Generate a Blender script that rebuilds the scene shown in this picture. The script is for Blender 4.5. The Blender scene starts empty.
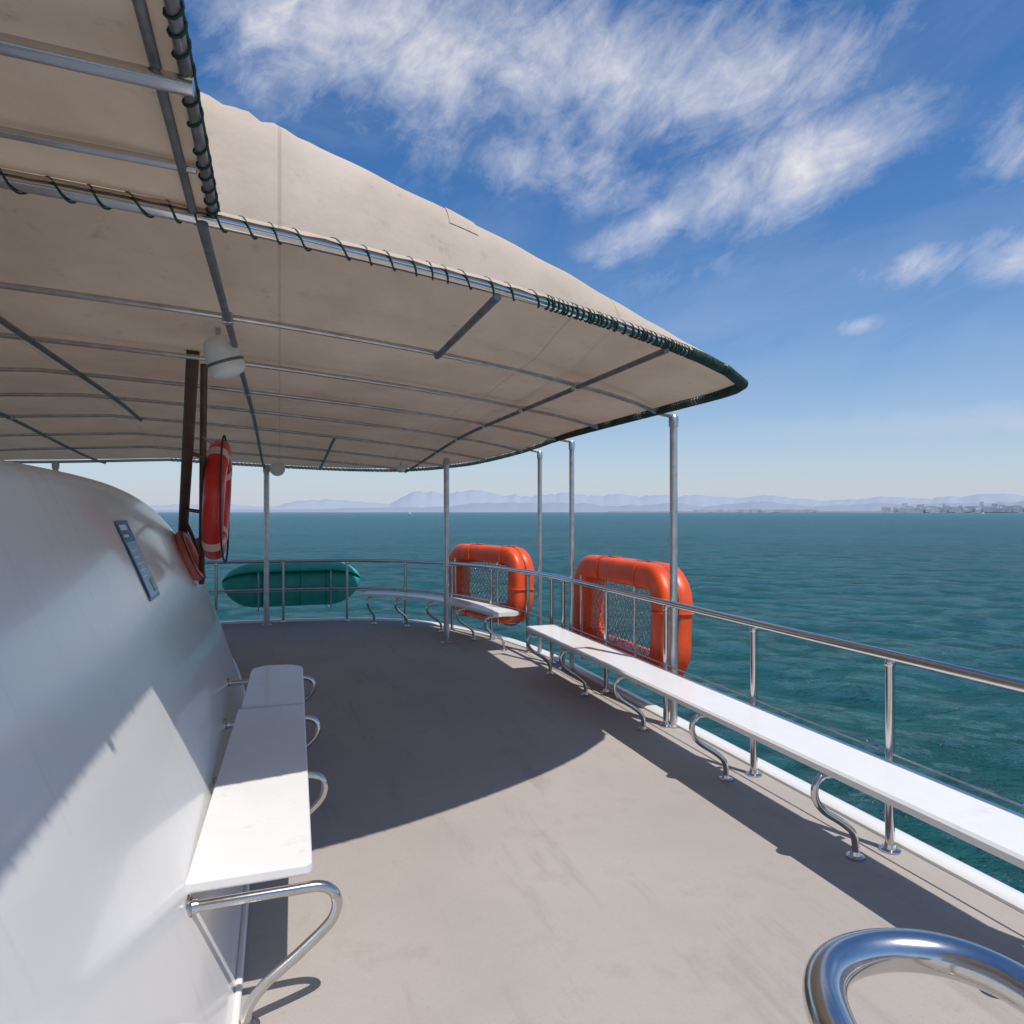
import bpy, bmesh, math, random
from mathutils import Vector, Matrix, noise
random.seed(4)
R=math.radians
scene=bpy.context.scene
scene.view_settings.view_transform='Standard'
scene.view_settings.look='None'
scene.view_settings.exposure=0

# ---------------------------------------------------------------- materials
def new_mat(name):
    m=bpy.data.materials.new(name); m.use_nodes=True
    nt=m.node_tree; b=nt.nodes['Principled BSDF']
    return m,nt,b
def L(nt,a,b): nt.links.new(a,b)
def simple(name,col,rough=.5,metal=0,spec=.5,coat=0,var=.12,nscale=6,bump=0,bscale=200,bdist=.002,stain=None,rvar=.0,streak=None,extra=None):
    m,nt,b=new_mat(name)
    tc=nt.nodes.new('ShaderNodeTexCoord')
    n=nt.nodes.new('ShaderNodeTexNoise'); n.inputs['Scale'].default_value=nscale; n.inputs['Detail'].default_value=8; n.inputs['Roughness'].default_value=.6
    L(nt,tc.outputs['Object'],n.inputs['Vector'])
    cr=nt.nodes.new('ShaderNodeValToRGB')
    cr.color_ramp.elements[0].position=.3; cr.color_ramp.elements[1].position=.7
    d=[max(0,c*(1-var)) for c in col]; u=[min(1,c*(1+var)) for c in col]
    cr.color_ramp.elements[0].color=(*d,1); cr.color_ramp.elements[1].color=(*u,1)
    L(nt,n.outputs['Fac'],cr.inputs['Fac'])
    out=cr.outputs['Color']
    for st in [q for q in (stain,streak,extra) if q]:
        n2=nt.nodes.new('ShaderNodeTexNoise'); n2.inputs['Scale'].default_value=st[1]; n2.inputs['Detail'].default_value=10; n2.inputs['Roughness'].default_value=.7
        if len(st)>5:
            mp=nt.nodes.new('ShaderNodeMapping'); mp.inputs['Scale'].default_value=st[5]; L(nt,tc.outputs['Object'],mp.inputs['Vector']); L(nt,mp.outputs[0],n2.inputs['Vector'])
        else: L(nt,tc.outputs['Object'],n2.inputs['Vector'])
        r2=nt.nodes.new('ShaderNodeValToRGB'); r2.color_ramp.elements[0].position=st[2]; r2.color_ramp.elements[1].position=st[3]
        r2.color_ramp.elements[1].color=(st[4],)*3+(1,)
        L(nt,n2.outputs['Fac'],r2.inputs['Fac'])
        mx=nt.nodes.new('ShaderNodeMix'); mx.data_type='RGBA'
        L(nt,r2.outputs['Color'],mx.inputs['Factor']); L(nt,out,mx.inputs['A']); mx.inputs['B'].default_value=(*st[0],1)
        out=mx.outputs['Result']
    L(nt,out,b.inputs['Base Color'])
    b.inputs['Roughness'].default_value=rough; b.inputs['Metallic'].default_value=metal
    b.inputs['Specular IOR Level'].default_value=spec; b.inputs['Coat Weight'].default_value=coat
    b.inputs['Coat Roughness'].default_value=.08
    if rvar:
        mr=nt.nodes.new('ShaderNodeMapRange'); mr.inputs['To Min'].default_value=max(0.02,rough-rvar); mr.inputs['To Max'].default_value=rough+rvar
        L(nt,n.outputs['Fac'],mr.inputs['Value']); L(nt,mr.outputs['Result'],b.inputs['Roughness'])
    if bump:
        n3=nt.nodes.new('ShaderNodeTexNoise'); n3.inputs['Scale'].default_value=bscale; n3.inputs['Detail'].default_value=4
        L(nt,tc.outputs['Object'],n3.inputs['Vector'])
        bp=nt.nodes.new('ShaderNodeBump'); bp.inputs['Strength'].default_value=bump; bp.inputs['Distance'].default_value=bdist
        L(nt,n3.outputs['Fac'],bp.inputs['Height']); L(nt,bp.outputs['Normal'],b.inputs['Normal'])
    return m
M={}
M['chrome']=simple('polished_steel',(.62,.60,.58),.16,1,var=.06,nscale=20,rvar=.08)
M['galv']=simple('galvanised_steel',(.56,.55,.55),.34,.9,var=.2,nscale=12,rvar=.12)
M['darktube']=simple('weathered_steel',(.20,.20,.21),.45,.6,var=.3,nscale=14)
M['white']=simple('white_gelcoat',(.74,.722,.695),.24,0,coat=.4,var=.02,nscale=2,stain=((.56,.52,.47),3,.60,.85,.5),streak=((.5,.45,.40),2.2,.56,.8,.40,(1,4.5,.35)),bump=.25,bscale=2.2,bdist=.010)
M['bench']=simple('white_bench_paint',(.76,.75,.74),.33,0,coat=.2,var=.03,nscale=5,stain=((.5,.46,.42),14,.60,.8,.6),streak=((.45,.40,.35),5,.60,.75,.4))
M['deck']=simple('nonskid_deck_paint',(.395,.358,.328),.85,0,spec=.2,var=.08,nscale=1.1,bump=1.0,bscale=260,bdist=.003,stain=((.23,.20,.175),2.2,.54,.84,.6),streak=((.27,.235,.21),55,.58,.72,.55),extra=((.24,.21,.19),1.6,.55,.75,.5,(3.5,.5,1)))
M['orange']=simple('orange_float',(.74,.082,.014),.40,0,var=.16,nscale=5,stain=((.35,.04,.015),9,.58,.8,.7),bump=.35,bscale=30,bdist=.004)
M['red']=simple('red_vinyl',(.62,.02,.015),.35,0,coat=.15,var=.12,nscale=8)
M['pink']=simple('faded_orange_vinyl',(.60,.15,.11),.4,0,var=.12,nscale=8)
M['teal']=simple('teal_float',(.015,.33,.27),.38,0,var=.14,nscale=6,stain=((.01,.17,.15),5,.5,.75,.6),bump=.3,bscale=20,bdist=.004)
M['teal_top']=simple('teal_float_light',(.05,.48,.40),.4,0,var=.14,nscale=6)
M['rope']=simple('dark_green_cord',(.018,.05,.04),.8,0,var=.4,nscale=60)
M['net']=simple('net_cord',(.42,.36,.30),.85,0,var=.3,nscale=40)
M['brown']=simple('bronze_brown_paint',(.11,.065,.045),.5,.2,var=.3,nscale=10)
M['plastic']=simple('white_plastic',(.72,.72,.70),.35,0,var=.04,nscale=6)
M['grey']=simple('grey_plastic',(.12,.12,.12),.5,0,var=.2,nscale=10)
M['blue']=simple('blue_print',(.03,.16,.36),.35,0,var=.35,nscale=9)
M['lblue']=simple('light_blue_print',(.22,.44,.58),.35,0,var=.25,nscale=14)
M['print']=simple('pale_print',(.65,.72,.75),.4,0,var=.1,nscale=40)
M['green_print']=simple('green_print',(.20,.42,.22),.4,0,var=.5,nscale=30)
M['hull']=simple('hull_paint',(.75,.75,.74),.3,0,coat=.3,var=.04,nscale=1)

# canvas
def canvas(name,col,tr):
    m,nt,b=new_mat(name)
    tc=nt.nodes.new('ShaderNodeTexCoord')
    n=nt.nodes.new('ShaderNodeTexNoise'); n.inputs['Scale'].default_value=1.3; n.inputs['Detail'].default_value=9; n.inputs['Roughness'].default_value=.65
    L(nt,tc.outputs['Object'],n.inputs['Vector'])
    cr=nt.nodes.new('ShaderNodeValToRGB'); cr.color_ramp.elements[0].position=.3; cr.color_ramp.elements[1].position=.62
    cr.color_ramp.elements[0].color=(col[0]*.80,col[1]*.76,col[2]*.72,1); cr.color_ramp.elements[1].color=(*col,1)
    L(nt,n.outputs['Fac'],cr.inputs['Fac'])
    n2=nt.nodes.new('ShaderNodeTexNoise'); n2.inputs['Scale'].default_value=9; n2.inputs['Detail'].default_value=6; n2.inputs['Roughness'].default_value=.7
    L(nt,tc.outputs['Object'],n2.inputs['Vector'])
    r2=nt.nodes.new('ShaderNodeValToRGB'); r2.color_ramp.elements[0].position=.60; r2.color_ramp.elements[1].position=.78; r2.color_ramp.elements[1].color=(.5,.5,.5,1)
    L(nt,n2.outputs['Fac'],r2.inputs['Fac'])
    mx=nt.nodes.new('ShaderNodeMix'); mx.data_type='RGBA'; L(nt,r2.outputs['Color'],mx.inputs['Factor']); L(nt,cr.outputs['Color'],mx.inputs['A']); mx.inputs['B'].default_value=(col[0]*.4,col[1]*.35,col[2]*.3,1)
    sp=nt.nodes.new('ShaderNodeSeparateXYZ'); L(nt,tc.outputs['Object'],sp.inputs[0])
    md=nt.nodes.new('ShaderNodeMath'); md.operation='PINGPONG'; md.inputs[1].default_value=.71; L(nt,sp.outputs['X'],md.inputs[0])
    lt=nt.nodes.new('ShaderNodeMath'); lt.operation='LESS_THAN'; lt.inputs[1].default_value=.006; L(nt,md.outputs[0],lt.inputs[0])
    ml=nt.nodes.new('ShaderNodeMath'); ml.operation='MULTIPLY'; ml.inputs[1].default_value=.28; L(nt,lt.outputs[0],ml.inputs[0])
    mx2=nt.nodes.new('ShaderNodeMix'); mx2.data_type='RGBA'; L(nt,ml.outputs[0],mx2.inputs['Factor']); L(nt,mx.outputs['Result'],mx2.inputs['A']); mx2.inputs['B'].default_value=(col[0]*.35,col[1]*.33,col[2]*.3,1)
    d=nt.nodes.new('ShaderNodeBsdfDiffuse'); t=nt.nodes.new('ShaderNodeBsdfTranslucent')
    L(nt,mx2.outputs['Result'],d.inputs['Color'])
    tm=nt.nodes.new('ShaderNodeMix'); tm.data_type='RGBA'; tm.blend_type='MULTIPLY'; tm.inputs['Factor'].default_value=1; L(nt,mx2.outputs['Result'],tm.inputs['A']); tm.inputs['B'].default_value=(1,.90,.80,1)
    L(nt,tm.outputs['Result'],t.inputs['Color'])
    bp=nt.nodes.new('ShaderNodeBump'); bp.inputs['Strength'].default_value=.7; bp.inputs['Distance'].default_value=.03
    n3=nt.nodes.new('ShaderNodeTexNoise'); n3.inputs['Scale'].default_value=3.0; n3.inputs['Detail'].default_value=6; L(nt,tc.outputs['Object'],n3.inputs['Vector'])
    L(nt,n3.outputs['Fac'],bp.inputs['Height']); L(nt,bp.outputs['Normal'],d.inputs['Normal'])
    ms=nt.nodes.new('ShaderNodeMixShader'); ms.inputs[0].default_value=tr
    L(nt,d.outputs[0],ms.inputs[1]); L(nt,t.outputs[0],ms.inputs[2])
    L(nt,ms.outputs[0],nt.nodes['Material Output'].inputs['Surface'])
    return m
M['canvas']=canvas('canvas_fabric',(.59,.505,.42),.12)

# ---------------------------------------------------------------- mesh builder
def catmull(pts,sub=8,closed=False):
    P=[Vector(p) for p in pts]; n=len(P); out=[]
    rng=n if closed else n-1
    for i in range(rng):
        if closed: p0,p1,p2,p3=P[(i-1)%n],P[i],P[(i+1)%n],P[(i+2)%n]
        else: p0,p1,p2,p3=P[max(i-1,0)],P[i],P[i+1],P[min(i+2,n-1)]
        for k in range(sub):
            t=k/sub
            out.append(.5*((2*p1)+(-p0+p2)*t+(2*p0-5*p1+4*p2-p3)*t*t+(-p0+3*p1-3*p2+p3)*t**3))
    if not closed: out.append(P[-1].copy())
    return out
class MB:
    def __init__(s): s.v=[]; s.f=[]
    def tube(s,pts,r,n=10,closed=False,sec=None,up=None):
        P=[Vector(p) for p in pts]; m=len(P)
        if sec is None: sec=[(math.cos(2*math.pi*k/n)*r,math.sin(2*math.pi*k/n)*r) for k in range(n)]
        n=len(sec); base=len(s.v)
        T=[]
        for i in range(m):
            if closed: t=P[(i+1)%m]-P[i-1]
            else: t=P[min(i+1,m-1)]-P[max(i-1,0)]
            T.append(t.normalized())
        if up is not None: a=Vector(up)
        else: a=Vector((0,0,1)) if abs(T[0].z)<.9 else Vector((1,0,0))
        nrm=(a-T[0]*a.dot(T[0])).normalized()
        for i in range(m):
            if up is not None: nrm=Vector(up)
            nrm=(nrm-T[i]*nrm.dot(T[i])).normalized(); bi=T[i].cross(nrm)
            for (x,y) in sec: s.v.append(P[i]+nrm*x+bi*y)
        for i in range(m if closed else m-1):
            j=(i+1)%m
            for k in range(n):
                l=(k+1)%n
                s.f.append((base+i*n+k,base+i*n+l,base+j*n+l,base+j*n+k))
        if not closed:
            s.f.append(tuple(base+k for k in range(n))[::-1]); s.f.append(tuple(base+(m-1)*n+k for k in range(n)))
        return s
    def box(s,c,d,rot=None):
        base=len(s.v); c=Vector(c)
        for x in(-1,1):
            for y in(-1,1):
                for z in(-1,1):
                    p=Vector((x*d[0]/2,y*d[1]/2,z*d[2]/2))
                    if rot: p=rot@p
                    s.v.append(c+p)
        for f in((0,1,3,2),(4,6,7,5),(0,4,5,1),(2,3,7,6),(0,2,6,4),(1,5,7,3)): s.f.append(tuple(base+i for i in f))
        return s
    def lathe(s,prof,mat,n=28):
        base=len(s.v)
        for (r,z) in prof:
            for k in range(n):
                a=2*math.pi*k/n; s.v.append(mat@Vector((r*math.cos(a),r*math.sin(a),z)))
        for i in range(len(prof)-1):
            for k in range(n):
                l=(k+1)%n; s.f.append((base+i*n+k,base+i*n+l,base+(i+1)*n+l,base+(i+1)*n+k))
        s.f.append(tuple(base+k for k in range(n))[::-1]); s.f.append(tuple(base+(len(prof)-1)*n+k for k in range(n)))
        return s
    def grid(s,rows):
        base=len(s.v); m=len(rows); n=len(rows[0])
        for r in rows:
            for p in r: s.v.append(Vector(p))
        for i in range(m-1):
            for k in range(n-1): s.f.append((base+i*n+k,base+i*n+k+1,base+(i+1)*n+k+1,base+(i+1)*n+k))
        return s
    def build(s,name,mat,parent=None,smooth=True,bevel=0,fix=True,auto=True):
        me=bpy.data.meshes.new(name); me.from_pydata([tuple(v) for v in s.v],[],s.f); me.validate()
        if fix:
            bm=bmesh.new(); bm.from_mesh(me); bmesh.ops.recalc_face_normals(bm,faces=bm.faces); bm.to_mesh(me); bm.free()
        o=bpy.data.objects.new(name,me); scene.collection.objects.link(o)
        me.materials.append(mat)
        if smooth:
            for p in me.polygons: p.use_smooth=True
            if auto:
                me.set_sharp_from_angle(angle=R(50))
        if bevel:
            b=o.modifiers.new('b','BEVEL'); b.width=bevel; b.segments=3; b.limit_method='ANGLE'
        if parent: o.parent=parent
        return o
def empty(name,loc=(0,0,0)):
    e=bpy.data.objects.new(name,None); scene.collection.objects.link(e); e.empty_display_size=.2
    return e

# ================================================================ SHIP (X starboard, Y forward, Z up, deck z=0)
CX=-1.5
half=[(2.82,-6),(2.82,-3),(2.82,0),(2.82,3),(2.82,6),(2.81,7.0),(2.72,7.9),(2.5,8.8),(2.15,9.6),(1.6,10.25),(.8,10.6),(-.3,10.76),(-1.5,10.8)]
full=half+[(2*CX-x,y) for x,y in half[-2::-1]]
RC=[Vector((p.x,p.y,0)) for p in catmull([(x,y,0) for x,y in full],6)]
def offs(poly,s):
    out=[]
    for i,p in enumerate(poly):
        t=(poly[min(i+1,len(poly)-1)]-poly[max(i-1,0)]).normalized()
        out.append(p+Vector((t.y,-t.x,0))*s)
    return out
cum=[0]
for i in range(1,len(RC)): cum.append(cum[-1]+(RC[i]-RC[i-1]).length)
def at(s,poly=RC):
    for i in range(1,len(cum)):
        if cum[i]>=s:
            f=(s-cum[i-1])/(cum[i]-cum[i-1]); return RC[i-1].lerp(RC[i],f),(RC[i]-RC[i-1]).normalized()
    return RC[-1],(RC[-1]-RC[-2]).normalized()
def s_of_y(y): # starboard side
    for i in range(1,len(RC)):
        if RC[i].y>=y and RC[i].x>0: 
            f=(y-RC[i-1].y)/(RC[i].y-RC[i-1].y); return cum[i-1]+f*(cum[i]-cum[i-1])
dk=offs(RC,.07)
me=MB(); me.v=[Vector((p.x,p.y,0)) for p in dk]; me.f=[tuple(range(len(dk)))]
o=me.build('ship_deck',M['deck'],smooth=False,fix=False)
if o.data.polygons[0].normal.z<0: o.data.flip_normals()
hull=empty('ship_hull')
a=offs(RC,.072); b=offs(RC,.09); c=offs(RC,.17); d=offs(RC,.185); e=offs(RC,.185); g=offs(RC,.05)
rows=[[ (p.x,p.y,z) for p in q] for q,z in ((a,-.02),(a,.015),(b,.03),(c,.03),(d,.015),(e,-.28),(g,-.30),(g,-5.6))]
MB().grid(rows).build('topsides',M['hull'],hull)
MB().box((CX,-6.0,-2.9),(8.7,.1,5.4)).build('transom',M['hull'],hull,smooth=False)

# ---------------- cabin
def interp(tab,y):
    if y<=tab[0][0]: return tab[0][1]
    for (a0,b0),(a1,b1) in zip(tab,tab[1:]):
        if y<=a1:
            t=(y-a0)/(a1-a0); return b0+(b1-b0)*t
    return tab[-1][1]
def smoothtab(tab,y,w=.35): return sum(interp(tab,y+k*w/3) for k in range(-3,4))/7
XB=[(-3,-.14),(3.4,-.14),(4.6,-.18),(6.4,-.28),(8,-.46),(9.3,-.72),(9.6,-.9)]
ZT=[(-3,1.84),(3.5,1.83),(4.3,1.81),(4.97,1.75),(5.5,1.66),(5.98,1.51),(6.5,1.28),(6.9,1.07),(7.7,.80),(8.55,.5),(9.1,.25),(9.35,.03)]
rows=[]
ys=[-3+i*.1 for i in range(124)]
for y in ys:
    xb=smoothtab(XB,y,.5); zt=max(.02,smoothtab(ZT,y,.4))
    row=[]
    r=min(.16,zt*.5)
    n=14
    top=zt-r*.55
    for k in range(n+1):
        z=top*k/n; u=z/1.83
        x=xb-.36*z+.035*math.sin(math.pi*min(1,u))
        row.append((x,y,z))
    xl,zl=row[-1][0],row[-1][2]
    for k in range(1,9):
        a_=k/8*R(82)
        row.append((xl-r*(1-math.cos(a_))-.02*k/8, y, zl+(zt-zl)*math.sin(a_)))
    xe=row[-1][0]
    for k in range(1,5):
        t=k/4; row.append((xe+(CX-xe)*t,y,zt+.05*math.sin(t*math.pi/2)*min(1,zt)))
    mir=[(2*CX-p[0],p[1],p[2]) for p in row[-2::-1]]
    rows.append(row+mir)
cab=empty('ship_cabin')
MB().grid(rows).build('cabin_shell',M['white'],cab,auto=False)
MB().tube([(smoothtab(XB,y,.5)+.006,y,.012) for y in ys if y<9.2],.014,8).build('base_fillet',M['white'],cab)
def wallx(y,z): return smoothtab(XB,y,.5)-.36*z+.035*math.sin(math.pi*min(1,z/1.83))

# sign on the cabin side
sg=empty('information_sign')
def wallquad(mb,y0,y1,z0,z1,off):
    rows=[]
    for i in range(5):
        y=y0+(y1-y0)*i/4
        rows.append([(wallx(y,z0+(z1-z0)*k/4)+off,y,z0+(z1-z0)*k/4) for k in range(5)])
    mb.grid(rows); return mb
wallquad(MB(),3.50,3.80,1.24,1.61,.006).build('panel',M['blue'],sg)
wallquad(MB(),3.515,3.785,1.255,1.51,.009).build('picture_field',M['lblue'],sg)
m=MB()
wallquad(m,3.53,3.70,1.565,1.59,.009); wallquad(m,3.53,3.66,1.532,1.545,.009)
for k in range(5): wallquad(m,3.53,3.64+.04*((k*7)%3),1.345+k*.030,1.353+k*.030,.012)
m.build('print_lines',M['print'],sg)
m=MB(); wallquad(m,3.67,3.775,1.27,1.33,.012); m.build('print_picture',M['green_print'],sg)

# ---------------- railing
rail=empty('ship_railing')
def railz(p): return .95-.03*max(0,min(1,(p.y-7)/3))
L0=cum[-1]
mb=MB()
pts=[Vector((p.x,p.y,railz(p))) for p in RC if p.y>-4.5]
mb.tube(pts,.026,12)
mb.build('top_rail',M['chrome'],rail)
mb=MB()
mb.tube([Vector((p.x,p.y,.47)) for p in RC if p.y>-4.5],.006,6)
mb.build('mid_cable',M['galv'],rail)
mb=MB()
mb.tube([Vector((p.x,p.y,.50)) for p in RC if p.y>8.4],.016,8); mb.build('mid_rail',M['galv'],rail)
mb=MB()
postY=[-3.5,-2.5,-1.5,-.5,.53,1.55,2.56,3.57,4.60,5.62,6.62,6.92,7.55]
posts=[s_of_y(y) for y in postY]
s=posts[-1]
while s< L0-7:
    s+=.93; posts.append(s)
for s in posts:
    p,t=at(s)
    z=railz(p)
    mb.tube([(p.x,p.y,0),(p.x,p.y,z-.005)],.022,12)
    mb.lathe([(.05,0.002),(.05,.008),(.03,.014),(.024,.035)],Matrix.Translation(p),18)
    mb.lathe([(.0235,-.05),(.026,-.045),(.026,-.03),(.0235,-.02)],Matrix.Translation((p.x,p.y,z)),14)
mb.build('stanchions',M['chrome'],rail)

# ---------------- outer benches
def seat_ribbon(s0,s1,o1,o2,z0,z1,step=.12):
    n=max(2,int((s1-s0)/step)); rows=[]
    mb=MB(); 
    for i in range(n+1):
        s=s0+(s1-s0)*i/n; p,t=at(s); nrm=Vector((t.y,-t.x,0))
        q=[p+nrm*(-o1),p+nrm*(-o2)]
        c=.012
        a,b=q
        dirv=(a-b).normalized()
        prof=[a+Vector((0,0,z0)),a+Vector((0,0,z1-c)),a-dirv*c+Vector((0,0,z1)),b+dirv*c+Vector((0,0,z1)),b+Vector((0,0,z1-c)),b+Vector((0,0,z0))]
        rows.append([tuple(v) for v in prof]+[tuple(prof[0])])
    mb.grid(rows)
    for r in (rows[0],rows[-1]):
        b0=len(mb.v)
        for p in r[:-1]: mb.v.append(Vector(p))
        mb.f.append(tuple(range(b0,b0+6)))
    return mb
def legR(mb,fl,s,zt=.415):
    p,t=at(s); inn=Vector((-t.y,t.x,0))
    P=[(.04,zt),(.34,zt),(.42,zt-.005),(.455,zt-.05),(.45,zt-.11),(.40,zt-.17),(.30,zt-.235),(.235,zt-.29),(.215,.07),(.215,.0)]
    pts=catmull([p+inn*a+Vector((0,0,z)) for a,z in P],5)
    mb.tube(pts,.017,10)
    q=p+inn*.215
    mb.lathe([(.042,.002),(.042,.008),(.024,.013),(.019,.03)],Matrix.Translation(q),16)
def outer_bench(name,s0,s1,legs):
    e=empty(name)
    seat_ribbon(s0,s1,.07,.42,.432,.472).build('seat',M['bench'],e,smooth=False)
    mb=MB()
    for s in legs: legR(mb,None,s)
    mb.build('legs',M['chrome'],e)
    return e
outer_bench('deck_bench',s_of_y(-3.2),s_of_y(6.62),[s_of_y(y) for y in(-2.5,-1.5,-.48,.53,1.54,2.56,3.56,4.57,5.6,6.45)])
sb=s_of_y(7.62)
outer_bench('deck_bench',sb,sb+3.3,[sb+.15,sb+.95,sb+1.75,sb+2.5,sb+3.15])

# ---------------- inner benches (against the cabin)
def inner_bench(out,z,legy,x1):
    e=empty('cabin_bench')
    mb=MB(); n=len(out)
    mb.v=[Vector((x,y,z-.04)) for x,y in out]+[Vector((x,y,z)) for x,y in out]
    mb.f=[tuple(range(n))[::-1],tuple(range(n,2*n))]+[(i,(i+1)%n,n+(i+1)%n,n+i) for i in range(n)]
    mb.build('seat',M['bench'],e,smooth=False,bevel=.008)
    mb=MB()
    for y in legy:
        zt=z-.058; xx=x1(y)
        xw=wallx(y,zt)
        P=[(xw,zt),(xx-.08,zt),(xx+.03,zt-.005),(xx+.075,zt-.05),(xx+.06,zt-.12),(xx-.03,zt-.20),(xx-.15,zt-.29),(xx-.20,.06),(xx-.205,0)]
        mb.tube(catmull([(a,y,b) for a,b in P],6),.0175,12)
        mb.lathe([(.04,.0),(.04,.007),(.022,.014),(.02,.03)],Matrix.Translation((xw-.004,y,zt))@Matrix.Rotation(R(90),4,'Y'),18)
        mb.lathe([(.042,.002),(.042,.008),(.024,.013)],Matrix.Translation((xx-.205,y,0)),16)
    mb.build('legs',M['chrome'],e)
fx1=lambda y:.105+(y-2.38)*.02
inner_bench([(-.285,2.38),(.09,2.38),(.105,2.395),(.145,4.38),(-.235,4.38)],.475,[2.34,3.34,4.27],fx1)
arc=[(.165-.15+.15*math.cos(R(90)*k/8),5.5-.15+.15*math.sin(R(90)*k/8)) for k in range(9)]
inner_bench([(-.215,4.40),(.147,4.40)]+arc+[(-.10,5.52),(-.19,5.44),(-.20,5.3)],.485,[5.27],fx1)

# ---------------- canopy
HE=[(-1.5,2.22),(-.727,2.225),(-.184,2.25),(.062,2.30),(.466,2.375),(.92,2.49),(1.543,2.74),(2.227,3.097),(2.668,3.467),(2.74,3.56)]
HF=[(-1.5,10.85),(-.3,10.8),(.8,10.6),(1.6,10.2),(2.15,9.5),(2.5,8.7),(2.68,7.9),(2.74,7.4)]
def mirx(X): return X if X>=CX else 2*CX-X
def Ye(X): return smoothtab(HE,mirx(X),.25) if mirx(X)<2.3 else interp(HE,mirx(X))
def Yf(X): return smoothtab(HF,mirx(X),.2) if mirx(X)<2.4 else interp(HF,mirx(X))
def sst(a,b,x):
    t=max(0,min(1,(x-a)/(b-a))); return t*t*(3-2*t)
def zedge(X):
    r=min(1,abs(X-CX)/4.24)
    return 2.42+.18*(1-r)**1.2
def zframe(X,Y):
    z=zedge(X)
    return z-.20*sst(6,10.8,Y)
def zroof(X,Y):
    d=Y-Ye(X); xm=mirx(X)
    H=.50*max(0,(2.74-max(xm,-.6))/2.9)**1.3
    hump=H*(1-math.exp(-max(0,d)/.085))*math.exp(-(d/1.0)**2)
    wr=.016*math.sin(X*55+d*9)*math.exp(-((X+.08)/.13)**2)*(1-math.exp(-max(0,d)/.05))*math.exp(-d/.5)
    wr+=.004*math.sin(X*21+math.sin(d*7)*2)*(1-math.exp(-max(0,d)/.1))*math.exp(-d/.6)*sst(0,.6,2.74-xm)
    sag=.022*abs(math.sin(math.pi*d/1.05))*sst(0,.5,2.74-xm)
    fr=sst(0,.3,Yf(X)-Y)
    return zframe(X,Y)+.028+hump+wr+sag*fr+.007*noise.noise(Vector((X*2.2,Y*2.2,0)))
can=empty('canopy_awning')
rows=[]
NX=260
for i in range(NX+1):
    t=i/NX; th=(1-math.cos(math.pi*t))/2; th=.5*t+.5*th
    X=-5.74+(2.74+5.74)*th
    y0=Ye(X); y1=Yf(X); row=[]
    for k in range(100):
        u=(k/99)**1.7
        Y=y0+(y1-y0)*u
        row.append((X,Y,zroof(X,Y)))
    rows.append(row)
MB().grid(rows).build('canvas_roof',M['canvas'],can,auto=False)
rows=[]
for i in range(0,141):
    X=-5.74+(8.48)*i/140
    y=Ye(X); z=zedge(X)
    rows.append([(X,y+.0,z+.03),(X,y-.016,z+.026),(X,y-.026,z+.012+.003*math.sin(X*60))])
MB().grid(rows).build('canvas_hem',M['canvas'],can,auto=False)
rows=[]
for X in(.60,.64,.68,.72):
    rows.append([(X,Ye(X)+d,zroof(X,Ye(X)+d)+.006) for d in(.07,.09,.12,.15)])
MB().grid(rows).build('patch',M['canvas'],can)
xs=[-5.66+8.32*i/80 for i in range(81)]
aft=[Vector((X,Ye(X),zedge(X))) for X in xs]
side=[Vector((2.72,3.62,2.42)),Vector((2.745,3.85,2.42))]+[Vector((2.745,y,zframe(2.74,y))) for y in(4.5,5.5,6.5,7.2)]
fx=[2.70,2.6,2.45,2.3,2.0,1.6,1.2,.8,.4,0,-.4,-.9,-1.5]
front=[Vector((X,Yf(X),zframe(X,Yf(X)))) for X in fx]
fr_all=catmull(side+front,4)
mirr=[Vector((2*CX-p.x,p.y,p.z)) for p in fr_all[::-1][1:]]
mb=MB(); mb.tube(aft,.021,12); mb.build('aft_tube',M['chrome'],can)
mb=MB(); mb.tube(fr_all+mirr,.02,10); mb.build('rim_tube',M['galv'],can)
mb=MB()
for k,off in enumerate([1.05,2.05,3.05,4.05,5.05,6.05,7.0]):
    P=[]
    for i in range(121):
        X=-5.70+8.40*i/120; Y=Ye(X)+off
        if Y<Yf(X)-.03: P.append(Vector((X,Y,zframe(X,Y)-.012)))
    if len(P)>3: mb.tube(P,.0145,8)
mb.build('transverse_tubes',M['galv'],can)
mb=MB(); 
for X,ya,yb in((1.75,0,9.0),(-.22,-.02,9.8),(.78,0,1.05),(-2.3,0,9.8),(-3.4,0,9.8),(-1.25,1.05,5.05),(-4.4,0,8),(.55,5.05,8.0)):
    P=[]; y=Ye(X)+ya; ye=min(Ye(X)+yb,Yf(X))
    n=max(3,int((ye-y)/.2))
    for i in range(n+1):
        Y=y+(ye-y)*i/n; P.append(Vector((X,Y,zframe(X,Y)-.028)))
    mb.tube(P,.016,8)
mb.build('longitudinal_tubes',M['darktube'],can)
mb=MB()
for X in(1.75,-.22,-2.3,-3.4):
    for off in(1.05,2.05,3.05,4.05,5.05,6.05):
        Y=Ye(X)+off
        if Y<Yf(X)-.1: mb.box((X,Y,zframe(X,Y)-.02),(.045,.05,.05))
mb.build('pipe_clamps',M['galv'],can,smooth=False,bevel=.006)
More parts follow.
